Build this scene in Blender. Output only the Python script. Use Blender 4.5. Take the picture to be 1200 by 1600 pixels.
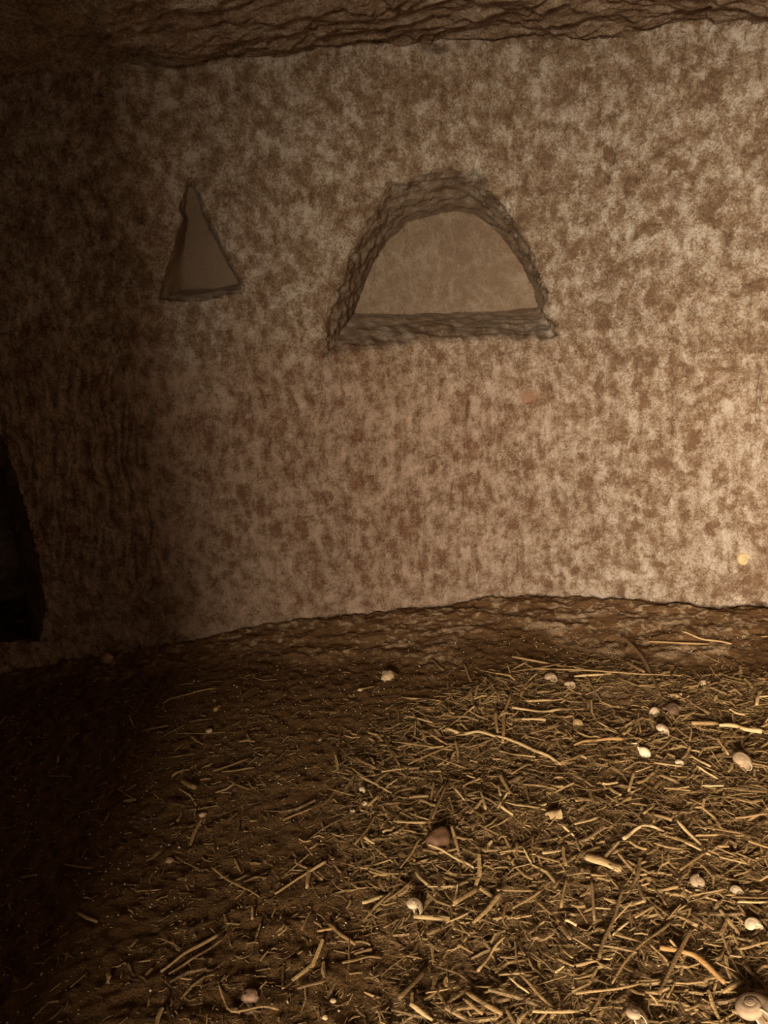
import bpy, math, random
import numpy as np
from mathutils import Matrix, Vector

for o in list(bpy.data.objects):
    bpy.data.objects.remove(o, do_unlink=True)
scene = bpy.context.scene
COL = scene.collection
rng = np.random.default_rng(7)
random.seed(7)

# ------------------------------------------------------------------ camera
F = 1200.0                       # focal length in pixels of the 1200x1600 frame
PITCH, ROLL, CAM_H = math.radians(17.0), math.radians(4.0), 0.55
cam_data = bpy.data.cameras.new('camera')
cam_data.sensor_fit = 'VERTICAL'
cam_data.sensor_height = 36.0
cam_data.lens = 36.0 * F / 1600.0
cam_data.clip_start = 0.01
cam_ob = bpy.data.objects.new('camera', cam_data)
COL.objects.link(cam_ob)
cam_ob.matrix_world = (Matrix.Translation((0, 0, CAM_H))
                       @ Matrix.Rotation(math.pi / 2 - PITCH, 4, 'X')
                       @ Matrix.Rotation(-ROLL, 4, 'Z'))
scene.camera = cam_ob

# ------------------------------------------------------------------ light
world = bpy.data.worlds.new('world')
scene.world = world
world.use_nodes = True
bg = world.node_tree.nodes['Background']
bg.inputs['Color'].default_value = (1.0, 0.82, 0.60, 1)
bg.inputs['Strength'].default_value = 0.3

def add_light(name, kind, loc, target, energy, color, **kw):
    d = bpy.data.lights.new(name, kind)
    d.energy = energy
    d.color = color
    for k, v in kw.items():
        setattr(d, k, v)
    o = bpy.data.objects.new(name, d)
    COL.objects.link(o)
    o.location = loc
    o.rotation_euler = (Vector(target) - Vector(loc)).to_track_quat('-Z', 'Y').to_euler()
    return o

# daylight from outside, entering by the entrance opening behind the photographer
add_light('entrance_daylight_offscreen', 'AREA', (-0.49, -1.40, 0.66), (0.10, -0.30, 0.42), 165.0,
          (1.0, 0.82, 0.60), shape='SQUARE', size=0.60)

vs = scene.view_settings
vs.view_transform = 'Standard'
vs.look = 'None'
vs.exposure = 0.0
vs.gamma = 1.0
vs.use_curve_mapping = False

# ------------------------------------------------------------------ pixel helpers
_fw = np.array([0, math.cos(PITCH), -math.sin(PITCH)])
_rt = np.array([1.0, 0, 0])
_up = np.cross(_rt, _fw)
CR = math.cos(ROLL) * _rt - math.sin(ROLL) * _up
CU = math.cos(ROLL) * _up + math.sin(ROLL) * _rt
CC = np.array([0, 0, CAM_H])

def ray(px, py):
    return _fw + (px - 600.0) / F * CR - (py - 800.0) / F * CU

def project(P):
    d = np.asarray(P) - CC
    z = np.maximum(d @ _fw, 0.05)
    return 600 + F * (d @ CR) / z, 800 - F * (d @ CU) / z, z

# ------------------------------------------------------------------ noise
_perm = np.random.default_rng(3).permutation(256)
_perm = np.concatenate([_perm, _perm, _perm])
_grad = np.random.default_rng(5).normal(size=(256, 3))
_grad /= np.linalg.norm(_grad, axis=1)[:, None]

def perlin(x, y, z):
    x, y, z = np.broadcast_arrays(np.asarray(x, float), np.asarray(y, float), np.asarray(z, float))
    xi, yi, zi = np.floor(x).astype(int), np.floor(y).astype(int), np.floor(z).astype(int)
    xf, yf, zf = x - xi, y - yi, z - zi
    u, v, w = [t * t * t * (t * (t * 6 - 15) + 10) for t in (xf, yf, zf)]
    out = 0
    for dx in (0, 1):
        for dy in (0, 1):
            for dz in (0, 1):
                h = _perm[_perm[_perm[(xi + dx) & 255] + ((yi + dy) & 255)] + ((zi + dz) & 255)]
                g = _grad[h]
                dot = g[..., 0] * (xf - dx) + g[..., 1] * (yf - dy) + g[..., 2] * (zf - dz)
                out = out + dot * (u if dx else 1 - u) * (v if dy else 1 - v) * (w if dz else 1 - w)
    return out * 1.5

def fbm(x, y, z, oct=4, gain=0.5):
    a, s, t = 1.0, 0.0, 0.0
    for i in range(oct):
        s = s + a * perlin(x * 2 ** i + 17.3 * i, y * 2 ** i + 5.1 * i, z * 2 ** i + 9.7 * i)
        t += a
        a *= gain
    return s / t * 1.4

def worley(u, v, seed=0):
    """distance to nearest and second nearest feature, plus a random value of the nearest cell"""
    r = np.random.default_rng(100 + seed)
    jx, jy, val = r.random(4096), r.random(4096), r.random(4096)
    ui, vi = np.floor(u).astype(int), np.floor(v).astype(int)
    d1 = np.full(np.shape(u), 9.0)
    d2 = np.full(np.shape(u), 9.0)
    c = np.zeros(np.shape(u))
    for dx in (-1, 0, 1):
        for dy in (-1, 0, 1):
            h = ((ui + dx) * 73 + (vi + dy) * 1453) & 4095
            d = np.hypot(ui + dx + jx[h] - u, vi + dy + jy[h] - v)
            near = d < d1
            d2 = np.where(near, d1, np.minimum(d2, d))
            c = np.where(near, val[h], c)
            d1 = np.where(near, d, d1)
    return d1, d2, c

def facets(u, v, seed, slope=1.0):
    """each cell is a little tilted plane, like chipped stone"""
    r = np.random.default_rng(300 + seed)
    jx, jy, val, gx, gy = r.random(4096), r.random(4096), r.random(4096), r.normal(size=4096), r.normal(size=4096)
    ui, vi = np.floor(u).astype(int), np.floor(v).astype(int)
    d1 = np.full(np.shape(u), 9.0)
    out = np.zeros(np.shape(u))
    for dx in (-1, 0, 1):
        for dy in (-1, 0, 1):
            h = ((ui + dx) * 73 + (vi + dy) * 1453) & 4095
            ox, oy = u - (ui + dx + jx[h]), v - (vi + dy + jy[h])
            d = np.hypot(ox, oy)
            near = d < d1
            out = np.where(near, slope * (gx[h] * ox + gy[h] * oy) + 0.5 * (val[h] - 0.5), out)
            d1 = np.where(near, d, d1)
    return np.clip(out, -1, 1)

def sstep(a, b, x):
    t = np.clip((np.asarray(x, float) - a) / (b - a), 0, 1)
    return t * t * (3 - 2 * t)

# ------------------------------------------------------------------ mesh helpers
def mesh_from(name, V, faces, smooth=True):
    """faces: (n,k) int array, all with k corners"""
    me = bpy.data.meshes.new(name)
    faces = np.asarray(faces, dtype=np.int32)
    n, k = faces.shape
    V = np.asarray(V, dtype=np.float32)
    me.vertices.add(len(V))
    me.vertices.foreach_set('co', V.ravel())
    me.loops.add(n * k)
    me.loops.foreach_set('vertex_index', faces.ravel())
    me.polygons.add(n)
    me.polygons.foreach_set('loop_start', np.arange(0, n * k, k, dtype=np.int32))
    me.polygons.foreach_set('use_smooth', np.full(n, smooth))
    me.update(calc_edges=True)
    me.validate()
    return me

def grid_faces(nu, nv, flip=False):
    i = np.arange(nu * nv).reshape(nu, nv)
    f = np.stack([i[:-1, :-1], i[1:, :-1], i[1:, 1:], i[:-1, 1:]], -1).reshape(-1, 4)
    return f[:, ::-1] if flip else f

def attr(me, name, vals):
    a = me.attributes.new(name, 'FLOAT', 'POINT')
    a.data.foreach_set('value', np.asarray(vals, dtype=np.float32).ravel())

def link(name, me, mat, parent=None, label=None, cat=None, group=None, kind=None):
    o = bpy.data.objects.new(name, me)
    COL.objects.link(o)
    if me is not None and mat is not None and len(me.materials) == 0:
        me.materials.append(mat)
    if parent is not None:
        o.parent = parent
    for k, v in (('label', label), ('category', cat), ('group', group), ('kind', kind)):
        if v:
            o[k] = v
    return o

# ------------------------------------------------------------------ materials
def new_mat(name, rough=0.95, spec=0.15):
    m = bpy.data.materials.new(name)
    m.use_nodes = True
    nt = m.node_tree
    b = nt.nodes['Principled BSDF']
    b.inputs['Roughness'].default_value = rough
    b.inputs['Specular IOR Level'].default_value = spec
    return m, nt, b

def N(nt, kind, **kw):
    n = nt.nodes.new(kind)
    for k, v in kw.items():
        if k in n.inputs:
            n.inputs[k].default_value = v
        else:
            setattr(n, k, v)
    return n

def noise_node(nt, coord, scale, detail=4, rough=0.6):
    n = N(nt, 'ShaderNodeTexNoise')
    n.inputs['Scale'].default_value = scale
    n.inputs['Detail'].default_value = detail
    n.inputs['Roughness'].default_value = rough
    nt.links.new(coord, n.inputs['Vector'])
    return n

def math_node(nt, op, a, b=None):
    n = N(nt, 'ShaderNodeMath', operation=op)
    for i, v in enumerate((a, b)):
        if v is None:
            continue
        if isinstance(v, (int, float)):
            n.inputs[i].default_value = v
        else:
            nt.links.new(v, n.inputs[i])
    return n.outputs[0]

def ramp(nt, fac, stops):
    n = N(nt, 'ShaderNodeValToRGB')
    e = n.color_ramp.elements
    while len(e) < len(stops):
        e.new(0.5)
    for el, (p, c) in zip(e, stops):
        el.position = p
        el.color = (*c, 1) if len(c) == 3 else c
    nt.links.new(fac, n.inputs[0])
    return n.outputs[0]

def mix(nt, fac, a, b):
    n = N(nt, 'ShaderNodeMix', data_type='RGBA')
    for i, v in ((0, fac), (6, a), (7, b)):
        if isinstance(v, (int, float)):
            n.inputs[i].default_value = v
        elif isinstance(v, tuple):
            n.inputs[i].default_value = (*v, 1)
        else:
            nt.links.new(v, n.inputs[i])
    return n.outputs[2]

def attr_node(nt, name):
    return N(nt, 'ShaderNodeAttribute', attribute_name=name).outputs['Fac']

def bump(nt, b, height, strength, dist):
    n = N(nt, 'ShaderNodeBump')
    n.inputs['Strength'].default_value = strength
    n.inputs['Distance'].default_value = dist
    nt.links.new(height, n.inputs['Height'])
    nt.links.new(n.outputs[0], b.inputs['Normal'])

def rock_material():
    m, nt, b = new_mat('cave_rock')
    co = N(nt, 'ShaderNodeTexCoord').outputs['Object']
    fine = noise_node(nt, co, 300, 4, 0.75).outputs[0]
    mid = noise_node(nt, co, 95, 5, 0.7).outputs[0]
    big = noise_node(nt, co, 9, 3, 0.5).outputs[0]
    pale = math_node(nt, 'ADD', attr_node(nt, 'pale'), math_node(nt, 'MULTIPLY', math_node(nt, 'SUBTRACT', fine, 0.5), 1.5))
    pale = math_node(nt, 'ADD', pale, math_node(nt, 'MULTIPLY', math_node(nt, 'SUBTRACT', mid, 0.5), 0.9))
    speck = noise_node(nt, co, 700, 3, 0.7).outputs[0]
    pale = math_node(nt, 'ADD', pale, math_node(nt, 'MULTIPLY', math_node(nt, 'SUBTRACT', speck, 0.5), 0.9))
    brown = mix(nt, attr_node(nt, 'red'), (0.26, 0.18, 0.115), (0.26, 0.115, 0.068))
    brown = mix(nt, ramp(nt, math_node(nt, 'MULTIPLY', math_node(nt, 'ADD', fine, mid), 0.5), [(0.36, (0, 0, 0)), (0.64, (1, 1, 1))]), (0.16, 0.092, 0.056), brown)
    chalk = mix(nt, attr_node(nt, 'red'), (0.62, 0.555, 0.485), (0.53, 0.375, 0.295))
    tan = mix(nt, mid, (0.31, 0.22, 0.15), (0.38, 0.285, 0.205))
    f1 = ramp(nt, pale, [(0.22, (0, 0, 0)), (0.55, (1, 1, 1))])
    f2 = ramp(nt, pale, [(0.52, (0, 0, 0)), (0.92, (1, 1, 1))])
    c = mix(nt, f1, brown, tan)
    c = mix(nt, f2, c, chalk)
    plain = mix(nt, mid, (0.31, 0.22, 0.15), (0.38, 0.285, 0.205))
    c = mix(nt, attr_node(nt, 'plain'), c, plain)
    c = mix(nt, attr_node(nt, 'soot'), c, (0.05, 0.045, 0.042))
    c = mix(nt, attr_node(nt, 'ochre'), c, (0.44, 0.255, 0.165))
    nt.links.new(c, b.inputs['Base Color'])
    h = math_node(nt, 'ADD', math_node(nt, 'MULTIPLY', fine, 0.55), mid)
    bump(nt, b, h, 1.0, 0.0075)
    return m

def floor_material():
    m, nt, b = new_mat('earth_floor')
    co = N(nt, 'ShaderNodeTexCoord').outputs['Object']
    fine = noise_node(nt, co, 420, 3, 0.7).outputs[0]
    mid = noise_node(nt, co, 110, 4, 0.65).outputs[0]
    big = noise_node(nt, co, 14, 3, 0.5).outputs[0]
    soil = mix(nt, mid, (0.060, 0.030, 0.011), (0.150, 0.080, 0.030))
    soil = mix(nt, math_node(nt, 'MULTIPLY', big, 0.7), soil, (0.10, 0.050, 0.019))
    grit = ramp(nt, fine, [(0.66, (0, 0, 0)), (0.74, (1, 1, 1))])
    soil = mix(nt, math_node(nt, 'MULTIPLY', grit, 0.55), soil, (0.36, 0.25, 0.13))
    ledge = mix(nt, mid, (0.11, 0.056, 0.025), (0.23, 0.13, 0.062))
    pale = math_node(nt, 'ADD', attr_node(nt, 'pale'), math_node(nt, 'MULTIPLY', math_node(nt, 'SUBTRACT', mid, 0.5), 2.2))
    ledge = mix(nt, ramp(nt, pale, [(0.45, (0, 0, 0)), (0.8, (1, 1, 1))]), ledge, (0.42, 0.31, 0.20))
    soil = mix(nt, math_node(nt, 'MULTIPLY', attr_node(nt, 'chaff'), 0.75), soil, mix(nt, ramp(nt, fine, [(0.38, (0, 0, 0)), (0.62, (1, 1, 1))]), (0.10, 0.06, 0.026), (0.30, 0.19, 0.09)))
    c = mix(nt, attr_node(nt, 'stone'), soil, ledge)
    nt.links.new(c, b.inputs['Base Color'])
    h = math_node(nt, 'ADD', math_node(nt, 'MULTIPLY', fine, 0.6), mid)
    bump(nt, b, h, 1.0, 0.006)
    return m

def plant_material(name, dark, light, scale=60, spec=0.3, rough=0.6, tone=False):
    m, nt, b = new_mat(name, rough, spec)
    co = N(nt, 'ShaderNodeTexCoord').outputs['Object']
    n = noise_node(nt, co, scale * 4, 4, 0.75).outputs[0]
    fac = attr_node(nt, 'tone') if tone else N(nt, 'ShaderNodeObjectInfo').outputs['Random']
    f = math_node(nt, 'ADD', math_node(nt, 'MULTIPLY', fac, 0.75), math_node(nt, 'MULTIPLY', math_node(nt, 'SUBTRACT', n, 0.44), 1.7))
    c = mix(nt, f, dark, light)
    nt.links.new(c, b.inputs['Base Color'])
    bump(nt, b, noise_node(nt, co, 500, 3, 0.6).outputs[0], 0.7, 0.0015)
    return m

def mottled(name, a, c2, scale, rough=0.8, spec=0.25, bumpd=0.002):
    m, nt, b = new_mat(name, rough, spec)
    co = N(nt, 'ShaderNodeTexCoord').outputs['Object']
    n = noise_node(nt, co, scale, 4, 0.6).outputs[0]
    nt.links.new(ramp(nt, n, [(0.32, a), (0.68, c2)]), b.inputs['Base Color'])
    bump(nt, b, noise_node(nt, co, scale * 4, 3, 0.6).outputs[0], 0.4, bumpd)
    return m

def shell_material(name, base, band, amount):
    m, nt, b = new_mat(name, 0.6, 0.3)
    co = N(nt, 'ShaderNodeTexCoord').outputs['Object']
    n = noise_node(nt, co, 120, 4, 0.6).outputs[0]
    f = math_node(nt, 'MULTIPLY', attr_node(nt, 'band'), amount)
    f = math_node(nt, 'ADD', f, math_node(nt, 'MULTIPLY', math_node(nt, 'SUBTRACT', n, 0.45), 1.8))
    nt.links.new(mix(nt, math_node(nt, 'MINIMUM', math_node(nt, 'MAXIMUM', f, 0.0), 1.0), base, band), b.inputs['Base Color'])
    bump(nt, b, noise_node(nt, co, 400, 2, 0.5).outputs[0], 0.2, 0.0008)
    return m

M = {
    'rock': rock_material(),
    'floor': floor_material(),
    'straw': plant_material('dry_straw', (0.14, 0.08, 0.032), (0.42, 0.275, 0.125)),
    'straw_pale': plant_material('pale_straw', (0.34, 0.225, 0.10), (0.60, 0.44, 0.235)),
    'straw_brown': plant_material('weathered_stalk', (0.13, 0.075, 0.034), (0.25, 0.155, 0.075)),
    'straw_orange': plant_material('orange_stalk', (0.30, 0.165, 0.06), (0.48, 0.29, 0.12)),
    'litter': plant_material('chopped_straw', (0.075, 0.042, 0.017), (0.40, 0.265, 0.12), tone=True),
    'grit': plant_material('pale_grit', (0.25, 0.17, 0.09), (0.72, 0.60, 0.42), tone=True),
    'stone_pale': mottled('pale_limestone', (0.34, 0.24, 0.14), (0.60, 0.47, 0.30), 90),
    'stone_brown': mottled('brown_stone', (0.075, 0.036, 0.018), (0.16, 0.08, 0.04), 110, 0.6, 0.3),
    'stone_pink': mottled('pinkish_stone', (0.24, 0.145, 0.09), (0.34, 0.22, 0.15), 80),
    'lump_dark': mottled('dark_lump', (0.018, 0.012, 0.008), (0.04, 0.025, 0.016), 90),
    'husk': mottled('dry_husk', (0.30, 0.19, 0.09), (0.54, 0.39, 0.21), 110, 0.6, 0.3),
    'bulb': mottled('cream_skin', (0.66, 0.53, 0.34), (0.80, 0.70, 0.52), 80, 0.45, 0.4, 0.0008),
    'shell_cream': shell_material('cream_shell', (0.66, 0.53, 0.37), (0.26, 0.155, 0.085), 0.75),
    'shell_dust': shell_material('dusty_shell', (0.38, 0.28, 0.185), (0.22, 0.14, 0.085), 0.6),
    'shell_brown': shell_material('brown_shell', (0.13, 0.075, 0.045), (0.06, 0.033, 0.02), 0.8),
    'shell_yellow': shell_material('yellow_shell', (0.52, 0.42, 0.24), (0.36, 0.27, 0.15), 0.6),
    'lip': mottled('shell_lip', (0.46, 0.36, 0.24), (0.66, 0.55, 0.39), 120, 0.4, 0.45, 0.0005),
}

# ------------------------------------------------------------------ the wall: a plan curve that runs round the chamber
KN = np.array([(-0.92, -0.40), (-0.95, 0.10), (-0.96, 0.55), (-0.93, 0.85), (-0.84, 1.01), (-0.72, 1.08), (-0.622, 1.10),
               (-0.527, 1.117), (-0.368, 1.145), (-0.23, 1.188), (-0.012, 1.218), (0.215, 1.240), (0.324, 1.222),
               (0.415, 1.180), (0.52, 1.148), (0.605, 1.128), (0.640, 1.085), (0.69, 0.98), (0.74, 0.80), (0.78, 0.40),
               (0.78, -0.40)])

def catmull(P, n=40):
    Q = np.vstack([2 * P[0] - P[1], P, 2 * P[-1] - P[-2]])
    out = []
    for i in range(1, len(Q) - 2):
        t = np.linspace(0, 1, n, endpoint=False)[:, None]
        a, b, c, d = Q[i - 1], Q[i], Q[i + 1], Q[i + 2]
        out.append(0.5 * ((2 * b) + (c - a) * t + (2 * a - 5 * b + 4 * c - d) * t ** 2 + (3 * b - a - 3 * c + d) * t ** 3))
    out.append(P[-1:])
    return np.vstack(out)

PL = catmull(KN)
SL = np.concatenate([[0], np.cumsum(np.hypot(*np.diff(PL, axis=0).T))])
TG = np.gradient(PL, SL, axis=0)
TG /= np.linalg.norm(TG, axis=1)[:, None]
NO = np.stack([-TG[:, 1], TG[:, 0]], 1)            # points away from the chamber

def plan(s):
    return (np.stack([np.interp(s, SL, PL[:, 0]), np.interp(s, SL, PL[:, 1])], -1),
            np.stack([np.interp(s, SL, NO[:, 0]), np.interp(s, SL, NO[:, 1])], -1))

_vis = (PL[:, 1] > 0.5)
def px_to_wall(px, py, depth=0.0):
    """pixel -> (s, z) on the wall surface pushed back by depth"""
    d = ray(px, py)
    Q = PL[_vis] + NO[_vis] * depth
    a = np.arctan2(Q[:, 0], Q[:, 1])
    ang = math.atan2(d[0], d[1])
    k = np.argsort(a)
    s = np.interp(ang, a[k], SL[_vis][k])
    r = np.interp(ang, a[k], np.hypot(Q[:, 0], Q[:, 1])[k])
    return s, CAM_H + d[2] * r / math.hypot(d[0], d[1])

WALL_Y = lambda x: np.interp(x, PL[_vis][:, 0], PL[_vis][:, 1])

def outline(pts, depth=0.0):
    return np.array([px_to_wall(x, y, depth) for x, y in pts])

def densify(P, n=60):
    Q = np.vstack([P, P[:1]])
    return np.vstack([Q[i] + (Q[i + 1] - Q[i]) * np.linspace(0, 1, n, endpoint=False)[:, None] for i in range(len(P))])

NICHES = [
    dict(outer=[(500, 548), (512, 489), (527, 444), (547, 395), (566, 357), (592, 320), (613, 285), (650, 280), (690, 262),
                (712, 268), (740, 262), (757, 288), (787, 326), (817, 371), (836, 412), (851, 452), (859, 489), (868, 507),
                (863, 531), (769, 530), (675, 533), (600, 545), (544, 552), (508, 558)],
         inner=[(547, 494), (562, 451), (581, 410), (609, 374), (637, 347), (675, 335), (712, 328), (742, 335), (769, 352),
                (793, 378), (818, 416), (836, 452), (847, 484), (787, 488), (712, 491), (619, 495)],
         co=[(500, 553), (712, 262), (866, 525)], ci=[(547, 495), (712, 328), (848, 486)], depth=0.18, plain=0.65, rough=1.0),
    dict(outer=[(250, 464), (262, 425), (268, 401), (275, 379), (280, 348), (282, 318), (285, 294), (291, 276), (301, 275), (308, 292),
                (317, 315), (328, 339), (343, 374), (358, 401), (372, 429), (383, 447), (376, 458), (343, 463), (310, 469), (279, 470)],
         inner=[(284, 449), (285, 400), (287, 350), (288, 322), (291, 296), (300, 291), (308, 306), (316, 328), (339, 377), (354, 404), (368, 430),
                (375, 444), (330, 450)],
         co=[(252, 466), (296, 275), (381, 452)], ci=[(284, 450), (296, 293), (375, 445)], depth=0.062, plain=1.0, rough=0.3, taper=True),
    dict(outer=[(-120, 700), (-60, 670), (0, 690), (30, 770), (55, 860), (70, 950), (60, 1000), (-120, 1010)],
         inner=[(-110, 730), (-60, 700), (-10, 720), (10, 790), (30, 870), (45, 950), (40, 985), (-110, 990)],
         co=[(-120, 1010), (-60, 670), (65, 1000)], ci=[(-110, 990), (-60, 700), (42, 985)], depth=0.30, plain=0.0, rough=0.8),
]

def polar(P, c):
    a = np.arctan2(P[:, 1] - c[1], P[:, 0] - c[0])
    r = np.hypot(P[:, 0] - c[0], P[:, 1] - c[1])
    k = np.argsort(a)
    a, r = a[k], r[k]
    return np.concatenate([a - 2 * np.pi, a, a + 2 * np.pi]), np.tile(r, 3)

def build_wall():
    sA = px_to_wall(-60, 800)[0]
    sB = SL[np.argmin(np.hypot(PL[:, 0] - 0.70, PL[:, 1] - 0.95))]
    s = np.concatenate([np.arange(0, sA - 0.28, 0.03), np.arange(sA - 0.28, sA, 0.006),
                        np.arange(sA, sB, 0.0017), np.linspace(sB, SL[-1], 40)])
    z = np.concatenate([np.linspace(-0.06, -0.02, 3, endpoint=False), np.arange(-0.02, 0.90, 0.0017), np.linspace(0.90, 1.0, 5)])
    S, Z = np.meshgrid(s, z, indexing='ij')
    S0, Z0 = S.copy(), Z.copy()
    D = np.zeros_like(S)
    inwall = np.zeros_like(S)
    plain = np.zeros_like(S)
    for n in NICHES:
        do = densify(outline(n['outer']))
        di = densify(outline(n['inner'], n['depth']))
        c, ci = do.mean(0), di.mean(0)
        ao, ro = polar(do, c)
        ai, ri = polar(di, ci)
        Ko, Ki = outline(n['co']), outline(n['ci'], n['depth'])
        ko = np.arctan2(Ko[:, 1] - c[1], Ko[:, 0] - c[0])
        ki = np.arctan2(Ki[:, 1] - ci[1], Ki[:, 0] - ci[0])
        k = np.argsort(ko)
        ko, ki = ko[k], np.unwrap(ki[k])
        ki = ki - 2 * np.pi * np.round((ki[0] - ko[0]) / (2 * np.pi))
        ko = np.concatenate([ko - 2 * np.pi, ko, ko + 2 * np.pi])
        ki = np.concatenate([ki - 2 * np.pi, ki, ki + 2 * np.pi])
        th = np.arctan2(Z0 - c[1], S0 - c[0])
        # ragged broken rim
        rag = 1 + n['rough'] * (0.045 * fbm(S0 * 30, Z0 * 30, 3.0, 3))
        R = np.interp(th, ao, ro) * rag * 1.02
        r = np.hypot(S0 - c[0], Z0 - c[1]) / R
        ins = r < 1
        th, R, rr = th[ins], R[ins], r[ins]
        thi = np.interp(th, ko, ki)
        Ri = np.interp(np.mod(thi + np.pi, 2 * np.pi) - np.pi, ai, ri)
        oc, oz = c[0] + R * np.cos(th), c[1] + R * np.sin(th)
        ic, iz = ci[0] + Ri * np.cos(thi), ci[1] + Ri * np.sin(thi)
        H = 0.5
        kk = np.clip((1 - rr) / (1 - H), 0, 1)
        q = np.clip(rr / H, 0, 1)
        ns = np.where(rr > H, oc + (ic - oc) * kk, ci[0] + (ic - ci[0]) * q)
        nz = np.where(rr > H, oz + (iz - oz) * kk, ci[1] + (iz - ci[1]) * q)
        dep = n['depth'] * np.where(rr > H, kk, 1 + 0.03 * (1 - q * q))
        if n.get('taper'):
            z0, z1 = di[:, 1].min(), do[:, 1].max()
            dep = dep * (0.2 + 0.8 * (1 - sstep(z0 + 0.4 * (z1 - z0), z1, nz)))
        S[ins], Z[ins], D[ins] = ns, nz, dep
        inwall[ins] = sstep(0.0, 0.06, kk)
        plain[ins] = n['plain'] * sstep(0.1, 0.6, kk)
    P2, N2 = plan(S)
    P = np.concatenate([P2 + N2 * D[..., None], Z[..., None]], -1)
    # pixel position of each point (only to say which kind of tooling covers which area of the wall)
    px, py, _ = project(P)
    # ---- relief (metres, positive = towards the chamber)
    w = fbm(S * 9, Z * 9, 1.7, 2)
    big = 0.009 * fbm(S * 3.0, Z * 3.0, 0.3, 2)
    low = sstep(470, 640, py + 40 * w) * (1 - sstep(880, 960, py))                   # vertical tool strokes
    right = sstep(620, 1000, px + 60 * w)
    up = 1 - low
    # slanted strokes
    lean = 0.16 * (S - px_to_wall(600, 700)[0]) + 0.02 * w
    a = S + lean * Z * 2 + 0.006 * perlin(S * 20, Z * 14, 2.2)
    stroke = fbm(a * 62, Z * 11, 4.0, 3)
    stroke = -np.abs(stroke) ** 0.8 + 0.25
    d1, d2, cv = worley((S * 0.9 + Z * 0.5) * 34 + 0.5 * w, (Z - S * 0.35) * 30 + 0.6 * w, 1)
    chip = (d2 - d1) ** 0.6 * (cv - 0.45)
    e1, e2, ev = worley(S * 62 + w, Z * 50, 2)
    peck = (np.minimum(e1, 0.8) - 0.45) * (0.3 + ev)
    lump = fbm(S * 26, Z * 26, 6.0, 4)
    fine = fbm(S * 120, Z * 110, 2.0, 3)
    pit = np.clip(fbm(S * 70, Z * 85, 8.3, 2) - 0.42, 0, 1)
    wx, wz = 0.8 * fbm(S * 30, Z * 30, 21.0, 2), 0.8 * fbm(S * 30, Z * 30, 22.0, 2)
    facet = facets((S + 0.4 * Z) * 44 + wx, (Z - 0.3 * S) * 52 + wz, 1) + 0.5 * facets(S * 95 + wx, Z * 110 + wz, 2)
    smooth_left = sstep(520, 260, px) * (1 - low)
    grain = fbm(S * 75, Z * 52, 12.0, 3)
    rel = big + 0.0052 * low * stroke + 0.0022 * lump + 0.0022 * grain + 0.0011 * fine - 0.012 * pit * (0.4 + 0.6 * up)
    rel += up * (0.35 + 0.65 * right) * (0.0095 * chip + 0.0022 * peck) * (1 - 0.6 * smooth_left)
    rel += 0.0036 * facet * (up * (0.25 + 0.75 * right) + 0.28 * low) * (1 - 0.5 * smooth_left)
    rel += low * (0.0022 * chip + 0.0018 * peck)
    # crumbly foot of the wall, standing a little proud
    foot = 1 - sstep(0.004, 0.026, Z + 0.012 * w)
    rel += foot * (0.003 + 0.008 * fbm(S * 44, Z * 70, 3.3, 3))
    # groove near the right corner
    cx, cz = px_to_wall(1188, 620)
    rel -= 0.010 * np.exp(-((S - cx - 0.004 * perlin(Z * 30, 1, 1)) / 0.003) ** 2) * np.exp(-((Z - cz) / 0.05) ** 2)
    ox, oz_ = px_to_wall(735, 656)
    rel -= 0.006 * np.exp(-((S - ox) / 0.009) ** 2 - ((Z - oz_) / 0.018) ** 2)
    px2, pz2 = px_to_wall(828, 620)
    ochre = np.exp(-(((S - px2) / 0.017) ** 2 + ((Z - pz2) / 0.012) ** 2) ** 2)
    rel += 0.004 * ochre
    # normals of the carved base surface
    du = np.gradient(P, axis=0)
    dv = np.gradient(P, axis=1)
    nn = np.cross(dv, du)
    nn /= np.maximum(np.linalg.norm(nn, axis=-1), 1e-9)[..., None]
    inside_dir = np.concatenate([-N2, np.zeros_like(Z)[..., None]], -1)
    flip = np.sign((nn * inside_dir).sum(-1))
    nn *= np.where(flip == 0, 1, flip)[..., None]
    nn = np.where(inwall[..., None] > 0.02, nn, inside_dir)
    X3, Y3, Z3 = P[..., 0], P[..., 1], P[..., 2]
    flake = fbm(X3 * 20, Y3 * 40, Z3 * 62 + X3 * 16, 3)
    wallface = np.where(D > 0, sstep(0.97, 0.8, D / np.maximum(D.max(), 1e-6)) , 0)
    back = 0.0030 * lump + 0.0014 * grain + 0.0010 * fine
    rel_n = np.where(inwall > 0, (1 - inwall) * rel + inwall * (big + back + 0.0060 * flake * (plain < 0.95) * sstep(0.165, 0.15, D) * (D > 0.0)), rel)
    P = P + nn * rel_n[..., None]
    # ---- pigment: chalky bloom over brown stone
    pale = 0.52 + 0.46 * fbm(S * 62 + w, Z * 46, 5.5, 3) + 0.22 * fbm(a * 70, Z * 16, 9.5, 2) * low + 0.10 * fbm(S * 9, Z * 8, 7.7, 2)
    pale += 0.12 * foot
    # bare stains: big soft blotches
    g1, g2, gv = worley(S * 30 + 0.6 * w + 0.7 * lump, Z * 36 + 0.5 * w + 0.6 * fbm(S * 40, Z * 40, 31.0, 2), 5)
    pale -= 0.34 * (gv > 0.80) * sstep(0.5, 0.15, g1 + 0.3 * lump) * right
    red = sstep(440, 620, py + 90 * w) * (1 - 0.7 * right)
    soot = sum(k * np.exp(-((px - x) / a_) ** 2 - ((py - y) / b_) ** 2) for x, y, a_, b_, k in
               [(672, 76, 18, 9, .8), (692, 78, 14, 7, .7), (728, 72, 26, 10, .35)]) * np.clip(0.8 + w, 0, 1.2)
    V = P.reshape(-1, 3)
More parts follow.
